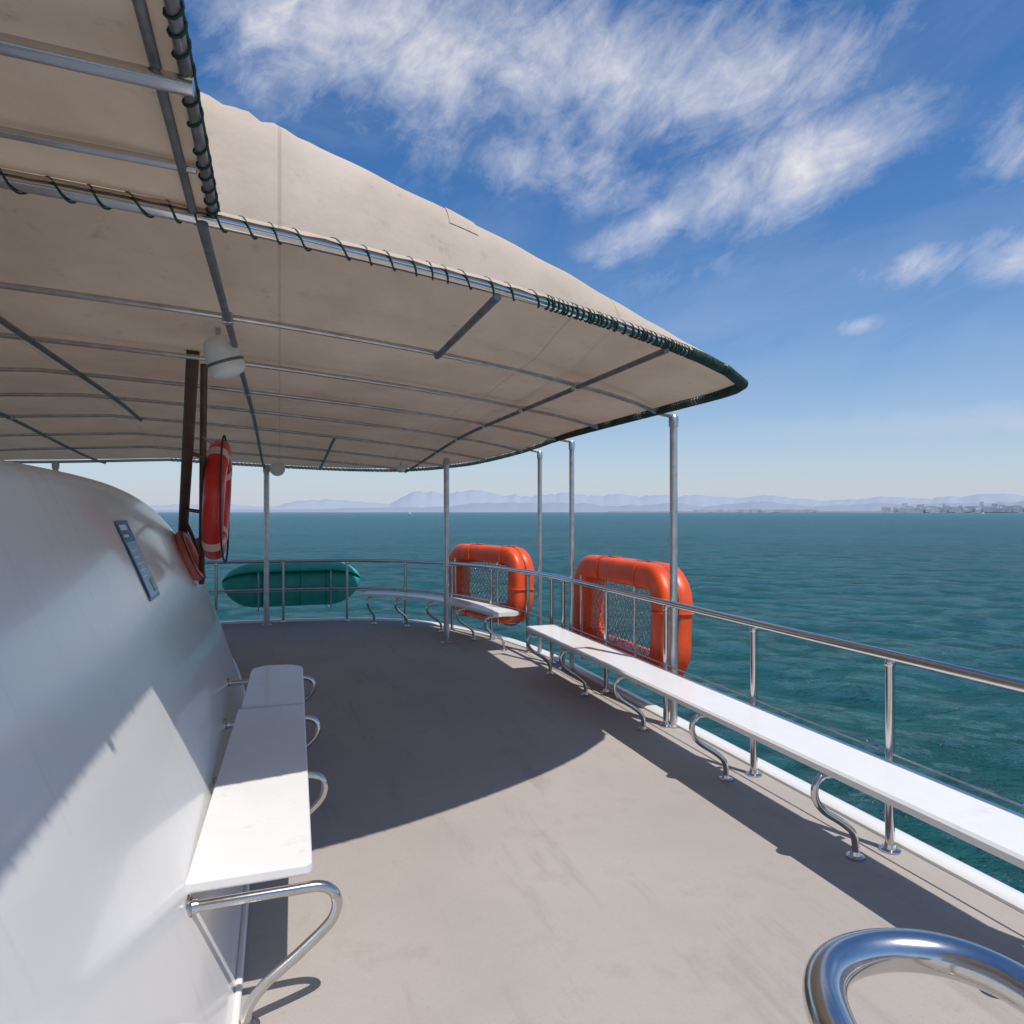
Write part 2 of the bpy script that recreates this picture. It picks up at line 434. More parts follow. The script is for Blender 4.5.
def helix(path,pitch,rad,n=14,jit=.25,sq=1.1,sp=0):
    out=[]; 
    seg=[0]
    for i in range(1,len(path)): seg.append(seg[-1]+(path[i]-path[i-1]).length)
    tot=seg[-1]; N=int(tot/pitch*n); j=0; ph=sp
    for i in range(N):
        s=tot*i/N
        while seg[j+1]<s: j+=1
        f=(s-seg[j])/(seg[j+1]-seg[j]); p=path[j].lerp(path[j+1],f); t=(path[j+1]-path[j]).normalized()
        u=(Vector((0,0,1))-t*t.z).normalized(); w=t.cross(u)
        ph+=2*math.pi/n*(1+jit*math.sin(s*9.1)+jit*math.sin(s*23.7))
        r=rad
        out.append(p+u*math.cos(ph)*r*sq+w*math.sin(ph)*r+u*.003)
    return out
mb=MB(); mb.tube(helix([p for p in aft if p.x>-2.5],.085,.0245,sq=1.15),.0034,5)
mb.tube(helix([p for p in aft if p.x>.9]+side[:2],.034,.0245),.0036,5)
mb.tube(helix([p for p in aft if p.x>1.9]+side[:2],.021,.025,sp=1),.0040,5)
mb.tube(helix(fr_all[:18],.022,.0245),.004,5)
mb.tube(helix(fr_all[14:],.05,.0235),.0035,5)
mb.build('lashing_cord',M['rope'],can)
mb=MB()
for x,y,r in((2.875,4.58,.030),(2.88,6.53,.026),(2.86,7.40,.026),(1.99,8.41,.036),(-.18,10.55,.040),(2*CX-1.99,8.41,.036),(2*CX-2.875,4.58,.03),(2*CX+.18,10.55,.036)):
    zt=zframe(max(min(x,2.74),-5.74),y)-.01
    mb.tube([(x,y,0),(x,y,zt-.02)],r,14)
    mb.lathe([(r*2,.002),(r*2,.01),(r*1.2,.016)],Matrix.Translation((x,y,0)),18)
    mb.lathe([(r*1.25,-.09),(r*1.25,-.02),(r*.9,-.005)],Matrix.Translation((x,y,zt-.01)),14)
    mb.tube([(x,y,zt-.02),(min(x,2.745) if x>0 else x,y,zt+.0)],r*.7,10)
mb.build('poles',M['galv'],can)

# aft canopy (over the cabin side)
ca2=empty('canopy_awning')
XE=-.19
rows=[]
for i in range(60):
    X=XE-(i/59)*4.6
    row=[]
    for k in range(60):
        d=k/59; Y=Ye(X)+.0-d*4.6
        z=zedge(X)+.03+.055*math.sin(min(1,d*4.6/1.2)*math.pi/2)+.012*abs(math.sin(math.pi*(Y-1.54)/.62))*min(1,i/3)+.006*noise.noise(Vector((X*2,Y*2,3)))
        row.append((X,Y,z))
    rows.append(row)
MB().grid(rows).build('canvas_roof',M['canvas'],ca2,auto=False)
mb=MB()
for Y,zo,x1 in((1.56,-.03,XE+.02),(1.22,-.0,XE+.0),(.55,0,XE),(-.2,0,XE),(2.0,.0,XE-.02)):
    P=[Vector((x1-.15*i,Y,zedge(x1-.15*i)+.03+zo)) for i in range(30)]
    mb.tube(P,.019 if zo else .013,12)
mb.build('transverse_tubes',M['chrome'],ca2)
mb=MB()
e1=[Vector((XE,Ye(XE)+.05-.2*i,zedge(XE)+.02+.05*min(1,i/5))) for i in range(22)]
e2=[p+Vector((-.055,0,-.01)) for p in e1]
mb.tube(e1,.014,10); mb.tube(e2,.012,10); mb.build('edge_tubes',M['darktube'],ca2)
mb=MB(); mb.tube(helix(e1,.075,.0185,sq=1.1),.0034,5)
mb.tube([p+Vector((.012,.0,.014+.004*math.sin(i))) for i,p in enumerate(e1)],.006,6)
mb.build('lashing_cord',M['rope'],ca2)
mb=MB()
for x,y in((-4.6,0),(-4.6,-2.2)):
    mb.tube([(x,y,0),(x,y,zedge(x)+.05)],.03,12)
mb.tube([(-.9,-1.9,1.83),(-.9,-1.9,zedge(-.9)+.06)],.03,12)
mb.build('poles',M['galv'],ca2)

# ---------------- mast posts on cabin, loudspeaker, ring
ms=empty('support_mast')
mb=MB()
mb.tube([(-.74,6.05,1.40),(-.474,4.33,zroof(-.474,4.33)-.01)],.036,14)
mb.tube([(-.575,5.8,1.10),(-.455,4.74,zroof(-.455,4.74)-.01)],.022,12)
mb.tube([(-.575,5.8,1.30),(-.70,5.85,1.60)],.014,8)
mb.tube([(-.53,5.4,1.65),(-.68,5.66,1.67)],.014,8)
mb.tube([(-.50,5.12,2.03),(-.60,5.1,2.06)],.014,8)
mb.tube([(-.575,5.8,1.15),(-.66,6.35,1.42)],.014,8)
mb.build('posts',M['brown'],ms)
mb=MB()
mb.tube([(-.485,5.02,2.15),(-.44,5.2,2.13)],.010,8); mb.tube([(-.545,5.52,1.48),(-.45,5.45,1.44)],.010,8)
mb.build('ring_bracket',M['galv'],ms)
lr=empty('life_ring')
C=Vector((-.43,5.43,1.74))
ring=[C+Vector((0.02*math.sin(2*math.pi*k/64),math.cos(2*math.pi*k/64)*.31,math.sin(2*math.pi*k/64)*.355)) for k in range(64)]
sec=[(.085*math.copysign(abs(math.cos(a))**.8,math.cos(a)),.07*math.copysign(abs(math.sin(a))**.8,math.sin(a))) for a in [2*math.pi*k/18 for k in range(18)]]
def ring_tube(path,sec):
    mb=MB(); n=len(sec); m=len(path)
    for i,p in enumerate(path):
        rad=(p-C); rad.x=0; rad.normalize()
        for a,b in sec: mb.v.append(p+rad*a+Vector((1,0,0))*b)
    return mb,n,m
mb,n,m_=ring_tube(ring,sec)
for i in range(m_):
    for k in range(n): mb.f.append((i*n+k,i*n+(k+1)%n,((i+1)%m_)*n+(k+1)%n,((i+1)%m_)*n+k))
mb.build('ring_body',M['red'],lr)
sec2=[(a*1.03,b*1.04) for a,b in sec]
allmb=MB()
for c0,nn_ in((6,3),(22,3),(40,3),(54,3)):
    sub=[ring[(c0+i)%64] for i in range(nn_)]
    mb,n,m_=ring_tube(sub,sec2); base=len(allmb.v); allmb.v+=mb.v
    for i in range(m_-1):
        for k in range(n):
            allmb.f.append((base+i*n+k,base+i*n+(k+1)%n,base+(i+1)*n+(k+1)%n,base+(i+1)*n+k))
allmb.build('tape_bands',simple('faded_tape',(.74,.50,.46),.4,0,var=.1,nscale=30),lr)
rp=[]
for k in range(96):
    a=2*math.pi*k/96; lo=abs(math.sin(2*a+.5)); 
    rp.append(C+Vector((.05,math.cos(a)*(.40+.035*lo),math.sin(a)*(.445+.035*lo))))
MB().tube(rp,.007,6,closed=True).build('grab_line',M['rope'],lr)
# small faded ring lashed flat against the cabin shoulder behind the mast
l2=empty('life_ring')
nw=Vector((.92,.0,.37)).normalized(); tv=Vector((0,1,0)); uv=nw.cross(tv).normalized()*-1
if uv.z<0: uv=-uv
C2=Vector((wallx(5.75,1.30),5.75,1.30))+nw*.035
path=[C2+tv*math.cos(2*math.pi*k/48)*.20+uv*math.sin(2*math.pi*k/48)*.17 for k in range(48)]
MB().tube(path,.036,14,closed=True).build('ring_body',M['pink'],l2)
MB().tube([C2+nw*.03+(tv*math.cos(2*math.pi*k/48)*.235+uv*math.sin(2*math.pi*k/48)*.205)*(1+.04*abs(math.sin(4*math.pi*k/48))) for k in range(48)],.004,5,closed=True).build('grab_line',M['rope'],l2)

sp=empty('loudspeaker')
q=Vector((.30,.1,-.85)).normalized()
mt=Matrix.Translation((-.305,3.82,2.535))@q.to_track_quat('Z','Y').to_matrix().to_4x4()
MB().lathe([(.035,-.02),(.06,-.01),(.075,.01),(.084,.05),(.089,.10),(.092,.14),(.088,.165),(.07,.183),(.04,.193),(.01,.196)],mt).build('housing',M['plastic'],sp)
MB().lathe([(.0925,.108),(.095,.112),(.095,.119),(.0925,.123)],mt).build('seam_ring',M['grey'],sp)
MB().tube([(-.30,3.82,2.60),(-.30,3.82,2.52),(-.31,3.83,2.50)],.014,8).build('bracket',M['galv'],sp)
fl=empty('floodlight')
mt=Matrix.Translation((-.03,10.40,2.27))@Matrix.Rotation(R(80),4,'X')
MB().lathe([(.05,-.05),(.09,-.03),(.105,.0),(.105,.03),(.09,.037),(.05,.045),(.01,.047)],mt).build('housing',M['plastic'],fl)
MB().tube([(-.03,10.45,2.27),(-.14,10.53,2.27)],.012,8).build('bracket',M['galv'],fl)
mt=Matrix.Translation((1.6,9.5,2.26))
f2=empty('floodlight')
MB().lathe([(.07,.03),(.075,.0),(.05,-.05),(.02,-.06)],mt).build('housing',M['plastic'],f2)
MB().tube([(1.6,9.5,2.28),(1.6,9.5,2.36)],.012,8).build('bracket',M['galv'],f2)

# ---------------- life floats
def life_float(mat,center,direction,Lx,H,T,tilt=0,W=.23):
    e=empty('life_float')
    d=Vector(direction).normalized(); up=Vector((0,0,1)); out=Vector((d.y,-d.x,0))
    if out.x<0 and abs(out.x)>abs(out.y): out=-out
    if abs(out.y)>abs(out.x) and out.y<0: out=-out
    up=(up*math.cos(tilt)+out*math.sin(tilt)); out2=d.cross(up)
    if out2.dot(out)<0: out2=-out2
    out=out2
    c=Vector(center)
    hl=Lx/2-W/2; hh=H/2-W/2; r=.22
    path=[]
    for cx,cy,a0 in((hl-r,hh-r,0),(-hl+r,hh-r,90),(-hl+r,-hh+r,180),(hl-r,-hh+r,270)):
        for k in range(9):
            a=R(a0+90*k/8); path.append((cx+r*math.cos(a),cy+r*math.sin(a)))
    pp=[]
    for i in range(len(path)):
        a=path[i]; b=path[(i+1)%len(path)]
        dl=math.hypot(b[0]-a[0],b[1]-a[1]); n=max(1,int(dl/.06))
        for k in range(n): pp.append((a[0]+(b[0]-a[0])*k/n,a[1]+(b[1]-a[1])*k/n))
    w=W/2; t=T/2; g=.012
    sec=[(w*.45,-t),(w*.75,-t*.95),(w*.93,-t*.82),(w,-t*.6),(w,-t*.14),(w-g*.6,-t*.08),(w-g,-t*.03),(w-g,t*.03),(w-g*.6,t*.08),(w,t*.14),(w,t*.6),(w*.93,t*.82),(w*.75,t*.95),(w*.45,t),
         (-w*.45,t),(-w*.75,t*.95),(-w*.93,t*.82),(-w,t*.6),(-w,-t*.6),(-w*.93,-t*.82),(-w*.75,-t*.95),(-w*.45,-t)]
    mb=MB(); n=len(sec); m_=len(pp)
    for i,(x,y) in enumerate(pp):
        a=pp[i-1]; b=pp[(i+1)%m_]; tx,ty=b[0]-a[0],b[1]-a[1]; l=math.hypot(tx,ty); nx,ny=ty/l,-tx/l
        sc=1+.05*noise.noise(Vector((x*4,y*4,center[0])))-.025*(abs(math.sin(i*math.pi/12))<.2)
        for u,v in sec:
            mb.v.append(c+d*(x+nx*u*sc)+up*(y+ny*u*sc)+out*v*sc)
    for i in range(m_):
        j=(i+1)%m_
        for k in range(n): mb.f.append((i*n+k,i*n+(k+1)%n,j*n+(k+1)%n,j*n+k))
    mb.build('float_body',mat,e,auto=False)
    mb=MB()
    for i in range(0,m_,12):
        x,y=pp[i]; a=pp[i-1]; b=pp[(i+1)%m_]; tx,ty=b[0]-a[0],b[1]-a[1]; l=math.hypot(tx,ty); nx,ny=ty/l,-tx/l
        loop=[c+d*(x+nx*u*1.02)+up*(y+ny*u*1.02)+out*v*1.01 for u,v in sec]
        mb.tube(loop,.007,5,closed=True,sec=[(.004,-.014),(.004,.014),(-.004,.014),(-.004,-.014)])
    mb.build('straps',mat,e)
    rp=[]
    for i,(x,y) in enumerate(pp):
        a=pp[i-1]; b=pp[(i+1)%m_]; tx,ty=b[0]-a[0],b[1]-a[1]; l=math.hypot(tx,ty); nx,ny=ty/l,-tx/l
        sg_=.02+.05*abs(math.sin(i*math.pi/12))
        rp.append(c+d*(x+nx*(w+.012))+up*(y+ny*(w+.012)-sg_*.3)-out*(t*.1))
    MB().tube(rp,.006,5,closed=True).build('grab_line',M['rope'],e)
    mb=MB()
    ax=hl-W/2+.02; ay=hh-W/2+.02
    nn=int((ax+ay)*2/.085)
    for sgn in(1,-1):
        for i in range(-nn,nn):
            o0=i*.085
            pts=[]
            for k in range(25):
                x=-ax+2*ax*k/24; y=sgn*x+o0
                if abs(y)<=ay: pts.append(c+d*x+up*y+out*(-t*.35+.04*math.sin(x*3)*math.cos(y*4)))
            if len(pts)>1: mb.tube(pts,.0045,4)
    mb.build('netting',M['net'],e)
    mb=MB()
    for x in(-Lx*.3,Lx*.3):
        b0=c+d*x-out*(t+.03)
        mb.tube([b0+up*(H*.3)-out*.04,b0-up*(H*.5+.02),b0-up*(H*.5+.035)+out*(T+.06),b0-up*(H*.5-.05)+out*(T+.06)],.012,8)
    mb.build('cradle',M['galv'],e)
life_float(M['orange'],(3.10,5.78,.69),(0,1,0),1.84,1.03,.30,tilt=R(2))
life_float(M['orange'],(2.72,9.02,.69),(-.55,1.7,0),1.72,1.0,.30,tilt=R(2))
# teal float outside the bow rail: solid moulded body with tapered ends
tf=empty('life_float')
c=Vector((.20,11.14,.54)); HZ=.345
def ends(x):
    x=abs(x); return 1 if x<.5 else max(.015,(1-((x-.5)/.5)**2.3))**.62
def tbody(zlo,zhi,grow):
    rows=[]; NN=72
    for i in range(NN+1):
        x=-math.cos(math.pi*i/NN); x=.6*x+.4*(-1+2*i/NN); s=ends(x)
        row=[]
        for k in range(40):
            a=2*math.pi*k/39
            ca,sa=math.cos(a),math.sin(a)
            yy=math.copysign(abs(ca)**.7,ca)*(.18+grow)*(.35+.65*s)*(1 if s>.02 else .1); q=math.copysign(abs(sa)**.6,sa)
            zz=zlo+(zhi-zlo)*(q*.5+.5)
            zz*=s
            row.append(c+Vector((x*1.02,yy,zz+.05*(1-s))))
        rows.append(row)
    return rows
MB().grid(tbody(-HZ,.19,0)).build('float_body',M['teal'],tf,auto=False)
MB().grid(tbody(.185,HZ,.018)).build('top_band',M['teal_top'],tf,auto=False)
mb=MB()
for x in(-.45,.1,.48):
    mb.tube([c+Vector((x,math.copysign(abs(math.cos(a))**.7,math.cos(a))*.203,math.copysign(abs(math.sin(a))**.6,math.sin(a))*HZ*1.02)) for a in [2*math.pi*k/32 for k in range(32)]],.005,5,closed=True)
mb.build('grab_line',M['rope'],tf)
mb=MB()
for x in(-.5,.55): mb.tube([c+Vector((x,-.23,.2)),c+Vector((x,-.23,-.38)),c+Vector((x,.22,-.40))],.012,8)
mb.build('cradle',M['galv'],tf)

# ---------------- polished stair handrail
hr=empty('stair_handrail')
shp=lambda x,y,z:(.947*x+.322*y,-.322*x+.947*y,z)
P=[shp(.36,.42,.0),shp(.36,.42,.55),shp(.36,.43,.85),shp(.365,.50,1.0),shp(.37,.65,1.045),shp(.373,.78,1.05),shp(.395,.862,1.05),shp(.44,.912,1.05),shp(.51,.935,1.05),shp(.58,.925,1.05),shp(.63,.885,1.05),shp(.655,.82,1.05),shp(.66,.74,1.05),shp(.66,.60,1.045),shp(.66,.50,1.0),shp(.66,.43,.85),shp(.66,.42,.55),shp(.66,.42,0)]
MB().tube(catmull(P,8),.026,24).build('loop',M['chrome'],hr)
mb=MB()
for x in(.36,.66):
    mb.lathe([(.055,.002),(.055,.01),(.03,.018)],Matrix.Translation(shp(x,.42,0)),20)
mb.build('foot_flanges',M['chrome'],hr)

# ================================================================ SEA
def sea():
    m,nt,b=new_mat('sea_water')
    nt.nodes.remove(b)
    geo=nt.nodes.new('ShaderNodeNewGeometry')
    def nz(scale,sx,sy,rot,detail,rough=.55,dist=0):
        mp=nt.nodes.new('ShaderNodeMapping'); mp.inputs['Scale'].default_value=(sx,sy,1); mp.inputs['Rotation'].default_value=(0,0,R(rot))
        L(nt,geo.outputs['Position'],mp.inputs['Vector'])
        n=nt.nodes.new('ShaderNodeTexNoise'); n.inputs['Scale'].default_value=scale; n.inputs['Detail'].default_value=detail; n.inputs['Roughness'].default_value=rough; n.inputs['Distortion'].default_value=dist
        L(nt,mp.outputs[0],n.inputs['Vector']); return n.outputs['Fac']
    h1=nz(.16,1,2.0,20,3,.5,.3); h2=nz(.75,1,1.7,-12,5,.6,.4); h3=nz(3.2,1,1.4,30,4,.6)
    b1=nt.nodes.new('ShaderNodeBump'); b1.inputs['Distance'].default_value=.9; b1.inputs['Strength'].default_value=1
    L(nt,h1,b1.inputs['Height'])
    b2=nt.nodes.new('ShaderNodeBump'); b2.inputs['Distance'].default_value=.5; L(nt,h2,b2.inputs['Height']); L(nt,b1.outputs[0],b2.inputs['Normal'])
    b3=nt.nodes.new('ShaderNodeBump'); b3.inputs['Distance'].default_value=.13; L(nt,h3,b3.inputs['Height']); L(nt,b2.outputs[0],b3.inputs['Normal'])
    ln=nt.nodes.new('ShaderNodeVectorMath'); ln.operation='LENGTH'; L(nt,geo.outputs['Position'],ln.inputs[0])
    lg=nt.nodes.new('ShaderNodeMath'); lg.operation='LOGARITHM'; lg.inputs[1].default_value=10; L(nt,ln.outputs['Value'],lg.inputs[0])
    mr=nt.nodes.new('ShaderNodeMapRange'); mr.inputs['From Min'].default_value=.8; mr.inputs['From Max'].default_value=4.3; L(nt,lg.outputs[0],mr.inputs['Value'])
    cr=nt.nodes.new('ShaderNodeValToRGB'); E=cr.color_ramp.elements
    E[0].position=0; E[0].color=(.010,.066,.058,1); E[1].position=1; E[1].color=(.055,.118,.168,1)  # distance haze put into the water colour, paler and bluer towards the horizon
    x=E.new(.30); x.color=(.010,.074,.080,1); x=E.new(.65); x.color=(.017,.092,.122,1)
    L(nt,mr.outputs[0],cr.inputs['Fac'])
    big=nz(.012,1,3,10,5,.6)
    h2b=nz(.35,1,2.2,5,7,.7,.3)
    mx=nt.nodes.new('ShaderNodeMix'); mx.data_type='RGBA'; mx.blend_type='MULTIPLY'; mx.inputs['Factor'].default_value=1
    r=nt.nodes.new('ShaderNodeMapRange'); r.inputs['From Min'].default_value=.3; r.inputs['From Max'].default_value=.7; r.inputs['To Min'].default_value=.80; r.inputs['To Max'].default_value=1.18
    L(nt,big,r.inputs['Value']); L(nt,cr.outputs[0],mx.inputs['A']); L(nt,r.outputs[0],mx.inputs['B'])
    mx3=nt.nodes.new('ShaderNodeMix'); mx3.data_type='RGBA'; mx3.blend_type='MULTIPLY'; mx3.inputs['Factor'].default_value=1
    r3=nt.nodes.new('ShaderNodeMapRange'); r3.inputs['From Min'].default_value=.32; r3.inputs['From Max'].default_value=.68; r3.inputs['To Min'].default_value=.70; r3.inputs['To Max'].default_value=1.30
    L(nt,h2b,r3.inputs['Value']); L(nt,mx.outputs['Result'],mx3.inputs['A']); L(nt,r3.outputs[0],mx3.inputs['B'])
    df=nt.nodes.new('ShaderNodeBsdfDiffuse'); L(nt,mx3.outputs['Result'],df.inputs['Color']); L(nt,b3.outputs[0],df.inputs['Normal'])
    gl=nt.nodes.new('ShaderNodeBsdfGlossy'); gl.inputs['Roughness'].default_value=.10; gl.inputs['Color'].default_value=(.80,.95,1,1); L(nt,b3.outputs[0],gl.inputs['Normal'])
    fr=nt.nodes.new('ShaderNodeFresnel'); fr.inputs['IOR'].default_value=1.33; L(nt,b3.outputs[0],fr.inputs['Normal'])
    mm=nt.nodes.new('ShaderNodeMath'); mm.operation='MULTIPLY'; mm.inputs[1].default_value=.85; L(nt,fr.outputs[0],mm.inputs[0])
    mi=nt.nodes.new('ShaderNodeMath'); mi.operation='MINIMUM'; mi.inputs[1].default_value=.38; L(nt,mm.outputs[0],mi.inputs[0])
    ms=nt.nodes.new('ShaderNodeMixShader'); L(nt,mi.outputs[0],ms.inputs[0]); L(nt,df.outputs[0],ms.inputs[1]); L(nt,gl.outputs[0],ms.inputs[2])
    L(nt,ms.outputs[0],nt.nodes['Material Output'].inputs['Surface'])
    return m
import numpy as np
az_l=list(np.arange(-28,72,.16))+list(np.arange(72,332.01,2.0))
A=np.radians(np.array(az_l)); nr=330
rr=2.6*(400/2.6)**(np.arange(nr)/(nr-1))
rr=np.concatenate([rr,[600,1000,2000,5000,12000,30000,70000]])
RR,AA=np.meshgrid(rr,A,indexing='ij')
PX=RR*np.sin(AA); PY=RR*np.cos(AA); PZ=np.zeros_like(PX)
rs=np.random.RandomState(7)
cell=np.maximum(RR*np.radians(.16),RR*.0155)
for k in range(70):
    lam=.7*(9/.7)**rs.rand(); th=R(35)+rs.randn()*.65
    kk=2*math.pi/lam; ph=rs.rand()*6.28; amp=.0048*lam**.85
    fade=np.clip((lam/(cell*3.0)-.5),0,1)
    w_=kk*(PX*math.sin(th)+PY*math.cos(th))+ph+.6*np.sin(PX*.09+k)+.6*np.cos(PY*.07+2*k)
    PZ+=amp*fade*(np.sin(w_)+.18*np.cos(2*w_))
PZ-=5
NR,NA=PX.shape
verts=np.stack([PX.ravel(),PY.ravel(),PZ.ravel()],1)
idx=np.arange(NR*NA).reshape(NR,NA)
q=np.stack([idx[:-1,:-1].ravel(),idx[:-1,1:].ravel(),idx[1:,1:].ravel(),idx[1:,:-1].ravel()],1)[:, ::-1]
me=bpy.data.meshes.new('sea'); me.from_pydata(verts.tolist(),[],q.tolist())
if me.polygons[0].normal.z<0: me.flip_normals()
me.polygons.foreach_set('use_smooth',[True]*len(me.polygons)); me.materials.append(sea())
o=bpy.data.objects.new('sea',me); scene.collection.objects.link(o)

# ================================================================ HILLS + CITY
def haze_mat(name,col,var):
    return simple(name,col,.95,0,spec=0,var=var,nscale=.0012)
def ridge(name,dist,col,env,seed,amp,az0=-60,az1=80):
    rows=[]; N=500
    for i in range(N+1):
        az=az0+(az1-az0)*i/N
        h=interp(env,az)*(.55+.9*(noise.fractal(Vector((az*.22,seed,0)),1.0,2.0,6)*.5+.5))*amp
        h+=interp(env,az)*.10*noise.noise(Vector((az*2.3,seed,5)))*amp
        h=max(h,2)
        a=R(az+18.8); row=[]
        for dd,f in((0,0),(500,.35),(1200,.75),(1900,1.0),(4000,.2)):
            D=dist+dd; jit=1+.12*noise.noise(Vector((az*1.7,dd*.01,seed)))*(1 if 0<f<1 else 0)
            row.append((math.sin(a)*D,math.cos(a)*D,-5+h*f*jit))
        rows.append(row)
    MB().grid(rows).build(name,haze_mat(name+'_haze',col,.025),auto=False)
env=[(-60,120),(-35,170),(-20,260),(-12,420),(-3,680),(3,640),(8,700),(13,520),(20,460),(27,430),(33,480),(45,500),(80,300)]
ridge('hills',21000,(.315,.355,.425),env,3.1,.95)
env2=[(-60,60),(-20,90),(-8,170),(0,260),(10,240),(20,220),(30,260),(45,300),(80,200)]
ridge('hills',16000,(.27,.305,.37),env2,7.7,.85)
rows=[]
for i in range(200):
    az=8+60*i/199; a=R(az+18.8); h=8+10*(noise.noise(Vector((az*1.5,0,2)))+.6)+(12 if az>28 else 0)
    rows.append([(math.sin(a)*D,math.cos(a)*D,-5+h*f) for D,f in((7800,0),(7900,.8),(8600,1),(9000,0))])
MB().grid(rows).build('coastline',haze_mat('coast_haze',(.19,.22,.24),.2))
mb=MB()
for i in range(420):
    az=random.choice([random.uniform(28,50),random.uniform(29,37.5),random.uniform(15,24)]); a=R(az+18.8); D=random.uniform(7500,8300)
    h=random.uniform(24,60) if az>27 else random.uniform(14,34)
    if random.random()<.12 and az>27: h*=1.7
    w=random.uniform(22,70)
    mb.box((math.sin(a)*D,math.cos(a)*D,-5+h/2+4),(w,w*.7,h),Matrix.Rotation(-a,3,'Z'))
mb.build('coastal_city',simple('city_walls',(.62,.60,.60),.9,0,var=.22,nscale=.02),smooth=False)
for k,(az,D,l) in enumerate(((34.6,2600,16),(-8.5,2200,12))):
    e=empty('distant_boat'); a=R(az+18.8); x,y=math.sin(a)*D,math.cos(a)*D
    rows=[]
    for i in range(9):
        t=i/8; w=l*.14*math.sin(math.pi*min(1,.15+t*.85))**.7; xx=-l/2+l*t
        rows.append([(x+xx,y-w*.4,-5),(x+xx,y-w,-3.2+t*.6),(x+xx,y+w,-3.2+t*.6),(x+xx,y+w*.4,-5)])
    MB().grid(rows).build('boat_hull',M['hull'],e,smooth=False)
    mb=MB(); mb.box((x-l*.05,y,-2),(l*.4,l*.18,2.2)); mb.box((x-l*.08,y,-.3),(l*.25,l*.14,1.2)); mb.build('boat_house',M['hull'],e,smooth=False)

# ================================================================ WORLD
w=bpy.data.worlds.new('World'); scene.world=w; w.use_nodes=True
nt=w.node_tree; bg=nt.nodes['Background']; bg.inputs['Strength'].default_value=.10
sun_dir=Vector((.18,-.43,1)).normalized()
elev=math.asin(sun_dir.z); azs=math.atan2(sun_dir.x,sun_dir.y)
sky=nt.nodes.new('ShaderNodeTexSky'); sky.sky_type='NISHITA'; sky.sun_disc=False; sky.sun_elevation=elev; sky.sun_rotation=azs
sky.air_density=1.0; sky.dust_density=.4; sky.ozone_density=2.0
tc=nt.nodes.new('ShaderNodeTexCoord')
sx=nt.nodes.new('ShaderNodeSeparateXYZ'); L(nt,tc.outputs['Generated'],sx.inputs[0])
def mth(op,a,b=None,c=None,clamp=False):
    n=nt.nodes.new('ShaderNodeMath'); n.operation=op; n.use_clamp=clamp
    for i,v in enumerate((a,b,c)):
        if v is None: continue
        if isinstance(v,(int,float)): n.inputs[i].default_value=v
        else: L(nt,v,n.inputs[i])
    return n.outputs[0]
az=mth('MULTIPLY',mth('ARCTAN2',sx.outputs['X'],sx.outputs['Y']),57.2958)
az=mth('SUBTRACT',az,18.8)
el=mth('MULTIPLY',mth('ARCSINE',sx.outputs['Z']),57.2958)
def comb(a,b):
    n=nt.nodes.new('ShaderNodeCombineXYZ'); L(nt,a,n.inputs[0]); L(nt,b,n.inputs[1]); return n.outputs[0]
def noi(vec,scale,detail,rough,rot=0,sc=(1,1,1),dist=0,loc=(0,0,0)):
    mp=nt.nodes.new('ShaderNodeMapping')
    mp.inputs['Rotation'].default_value=(0,0,R(rot)); mp.inputs['Location'].default_value=loc
    mp2=nt.nodes.new('ShaderNodeMapping'); mp2.inputs['Scale'].default_value=sc
    L(nt,vec,mp.inputs['Vector']); L(nt,mp.outputs[0],mp2.inputs['Vector'])
    n=nt.nodes.new('ShaderNodeTexNoise'); n.inputs['Scale'].default_value=scale; n.inputs['Detail'].default_value=detail; n.inputs['Roughness'].default_value=rough; n.inputs['Distortion'].default_value=dist
    L(nt,mp2.outputs[0],n.inputs['Vector']); return n.outputs['Fac']
V=comb(az,el)
def blob(a0,e0,ra,re,rot,amp=1.0):
    c,s=math.cos(R(rot)),math.sin(R(rot))
    da=mth('SUBTRACT',az,a0); de=mth('SUBTRACT',el,e0)
    u=mth('DIVIDE',mth('ADD',mth('MULTIPLY',da,c),mth('MULTIPLY',de,s)),ra)
    v=mth('DIVIDE',mth('SUBTRACT',mth('MULTIPLY',de,c),mth('MULTIPLY',da,s)),re)
    r2=mth('ADD',mth('MULTIPLY',u,u),mth('MULTIPLY',v,v))
    return mth('MULTIPLY',mth('EXPONENT',mth('MULTIPLY',r2,-1)),amp)
blobs=[blob(-12,34.5,18,7,-8,1.05),blob(4,33,14,6,-10,1.0),blob(18,30.5,12.5,5.0,0,1.12),blob(22,25,9.5,4.0,14,1.08),blob(12,22.3,8,2.0,22,.72),
       blob(30,17.3,4.2,1.8,0,.8),blob(37.5,17,4.5,2.2,0,.84),blob(27,13.7,2.4,.8,5,.8),blob(39,23.5,6,3.2,0,.72),blob(50,25,9,8,0,.7),blob(-50,30,20,12,0,.8),blob(3,27,14,3.5,-8,.68),blob(16,19,14,3,10,.35)]
mask=blobs[0]
for bb in blobs[1:]: mask=mth('MAXIMUM',mask,bb)
n1=noi(V,.16,12,.60,rot=-22,sc=(.55,1.1,1),dist=.7)
n2=noi(V,.55,10,.66,rot=-30,sc=(.75,1.15,1),dist=.5,loc=(11,3,0))
nn=mth('ADD',mth('MULTIPLY',mth('SUBTRACT',n1,.5),1.9),mth('MULTIPLY',mth('SUBTRACT',n2,.5),.9))
den=mth('ADD',mask,nn)
den=mth('SUBTRACT',den,.28)
den=mth('MULTIPLY',den,.92,clamp=True)
den=mth('MULTIPLY',den,mth('MULTIPLY',mth('SUBTRACT',mask,.08),3,clamp=True))
n3=noi(V,.10,8,.6,rot=-15,sc=(.5,1.6,1),dist=.8,loc=(4,9,0))
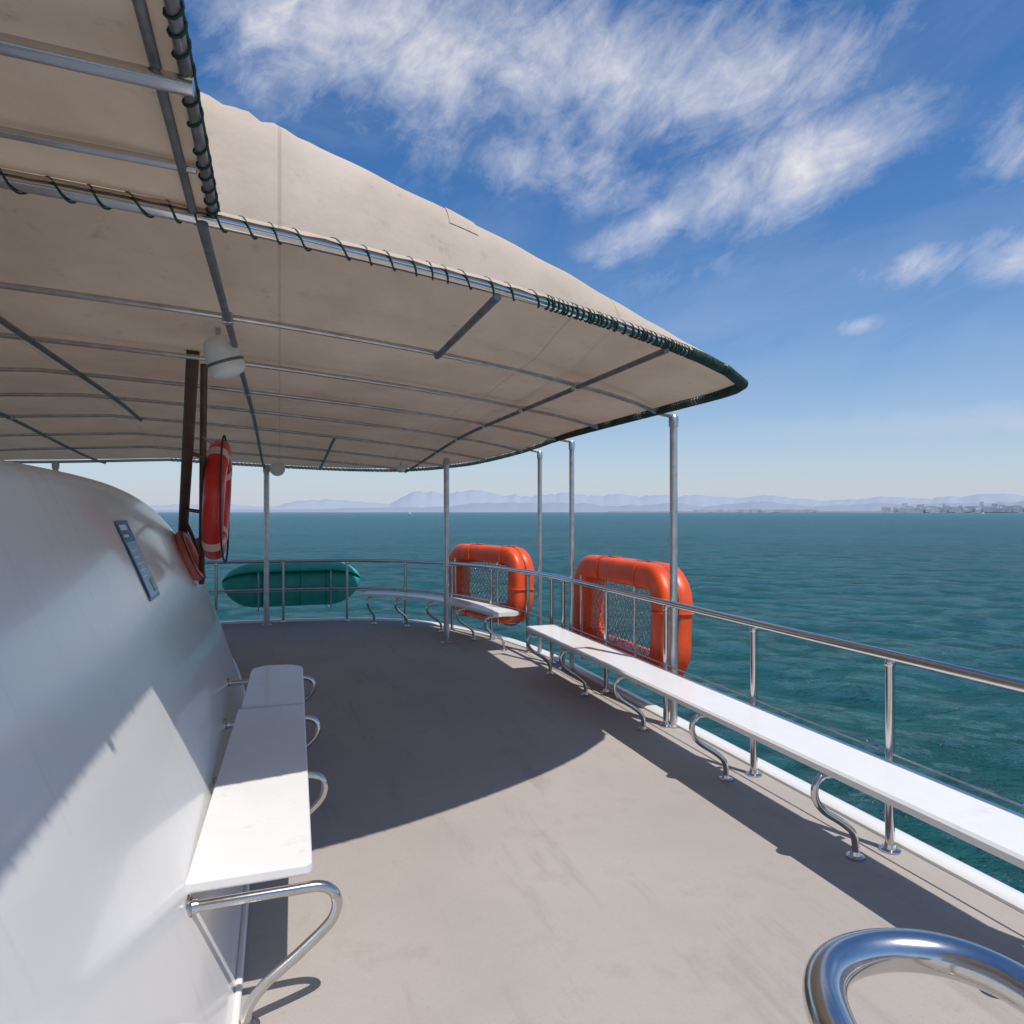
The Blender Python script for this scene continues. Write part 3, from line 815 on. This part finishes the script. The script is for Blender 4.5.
veil=mth('MULTIPLY',mth('MULTIPLY',mth('SUBTRACT',n3,.42),2.2,clamp=True),.26)
band=mth('MULTIPLY',mth('EXPONENT',mth('MULTIPLY',mth('POWER',mth('DIVIDE',mth('SUBTRACT',el,mth('ADD',6.3,mth('MULTIPLY',mth('SUBTRACT',n2,.5),2.5))),.9),2),-1)),mth('MULTIPLY',mth('SUBTRACT',az,5),.02,clamp=True))
cl=mth('MAXIMUM',mth('MULTIPLY',den,.93),veil); cl=mth('MAXIMUM',cl,mth('MULTIPLY',band,.7))
hs=nt.nodes.new('ShaderNodeHueSaturation'); hs.inputs['Saturation'].default_value=1.3; hs.inputs['Value'].default_value=1.12
L(nt,sky.outputs[0],hs.inputs['Color'])
tint=nt.nodes.new('ShaderNodeMix'); tint.data_type='RGBA'; tint.blend_type='MULTIPLY'; tint.inputs['Factor'].default_value=1; L(nt,hs.outputs[0],tint.inputs['A']); tint.inputs['B'].default_value=(.86,1.0,1.12,1)
hz=mth('MULTIPLY',mth('EXPONENT',mth('MULTIPLY',mth('MAXIMUM',el,0),-.145)),.95,clamp=True)
mx=nt.nodes.new('ShaderNodeMix'); mx.data_type='RGBA'; L(nt,hz,mx.inputs['Factor']); L(nt,tint.outputs['Result'],mx.inputs['A']); mx.inputs['B'].default_value=(5.5,5.85,7.0,1)
cc=nt.nodes.new('ShaderNodeMix'); cc.data_type='RGBA'; L(nt,den,cc.inputs['Factor']); cc.inputs['A'].default_value=(5.6,6.1,7.6,1); cc.inputs['B'].default_value=(8.1,8.0,8.3,1)
mx2=nt.nodes.new('ShaderNodeMix'); mx2.data_type='RGBA'; L(nt,cl,mx2.inputs['Factor']); L(nt,mx.outputs['Result'],mx2.inputs['A']); L(nt,cc.outputs['Result'],mx2.inputs['B'])
L(nt,mx2.outputs['Result'],bg.inputs['Color'])

sd=bpy.data.lights.new('sun','SUN'); sd.energy=4.2; sd.angle=R(.6); sd.color=(1,.95,.88)
so=bpy.data.objects.new('sun',sd); scene.collection.objects.link(so); so.location=(10,-20,40)
so.rotation_euler=sun_dir.to_track_quat('Z','Y').to_euler()

cd=bpy.data.cameras.new('camera'); co=bpy.data.objects.new('camera',cd); scene.collection.objects.link(co)
cd.sensor_width=24; cd.sensor_height=24; cd.sensor_fit='HORIZONTAL'; cd.lens=16.0
cd.clip_start=.05; cd.clip_end=200000
co.location=(0,0,1.65); co.rotation_euler=(R(90),0,R(-18.8))
scene.camera=co
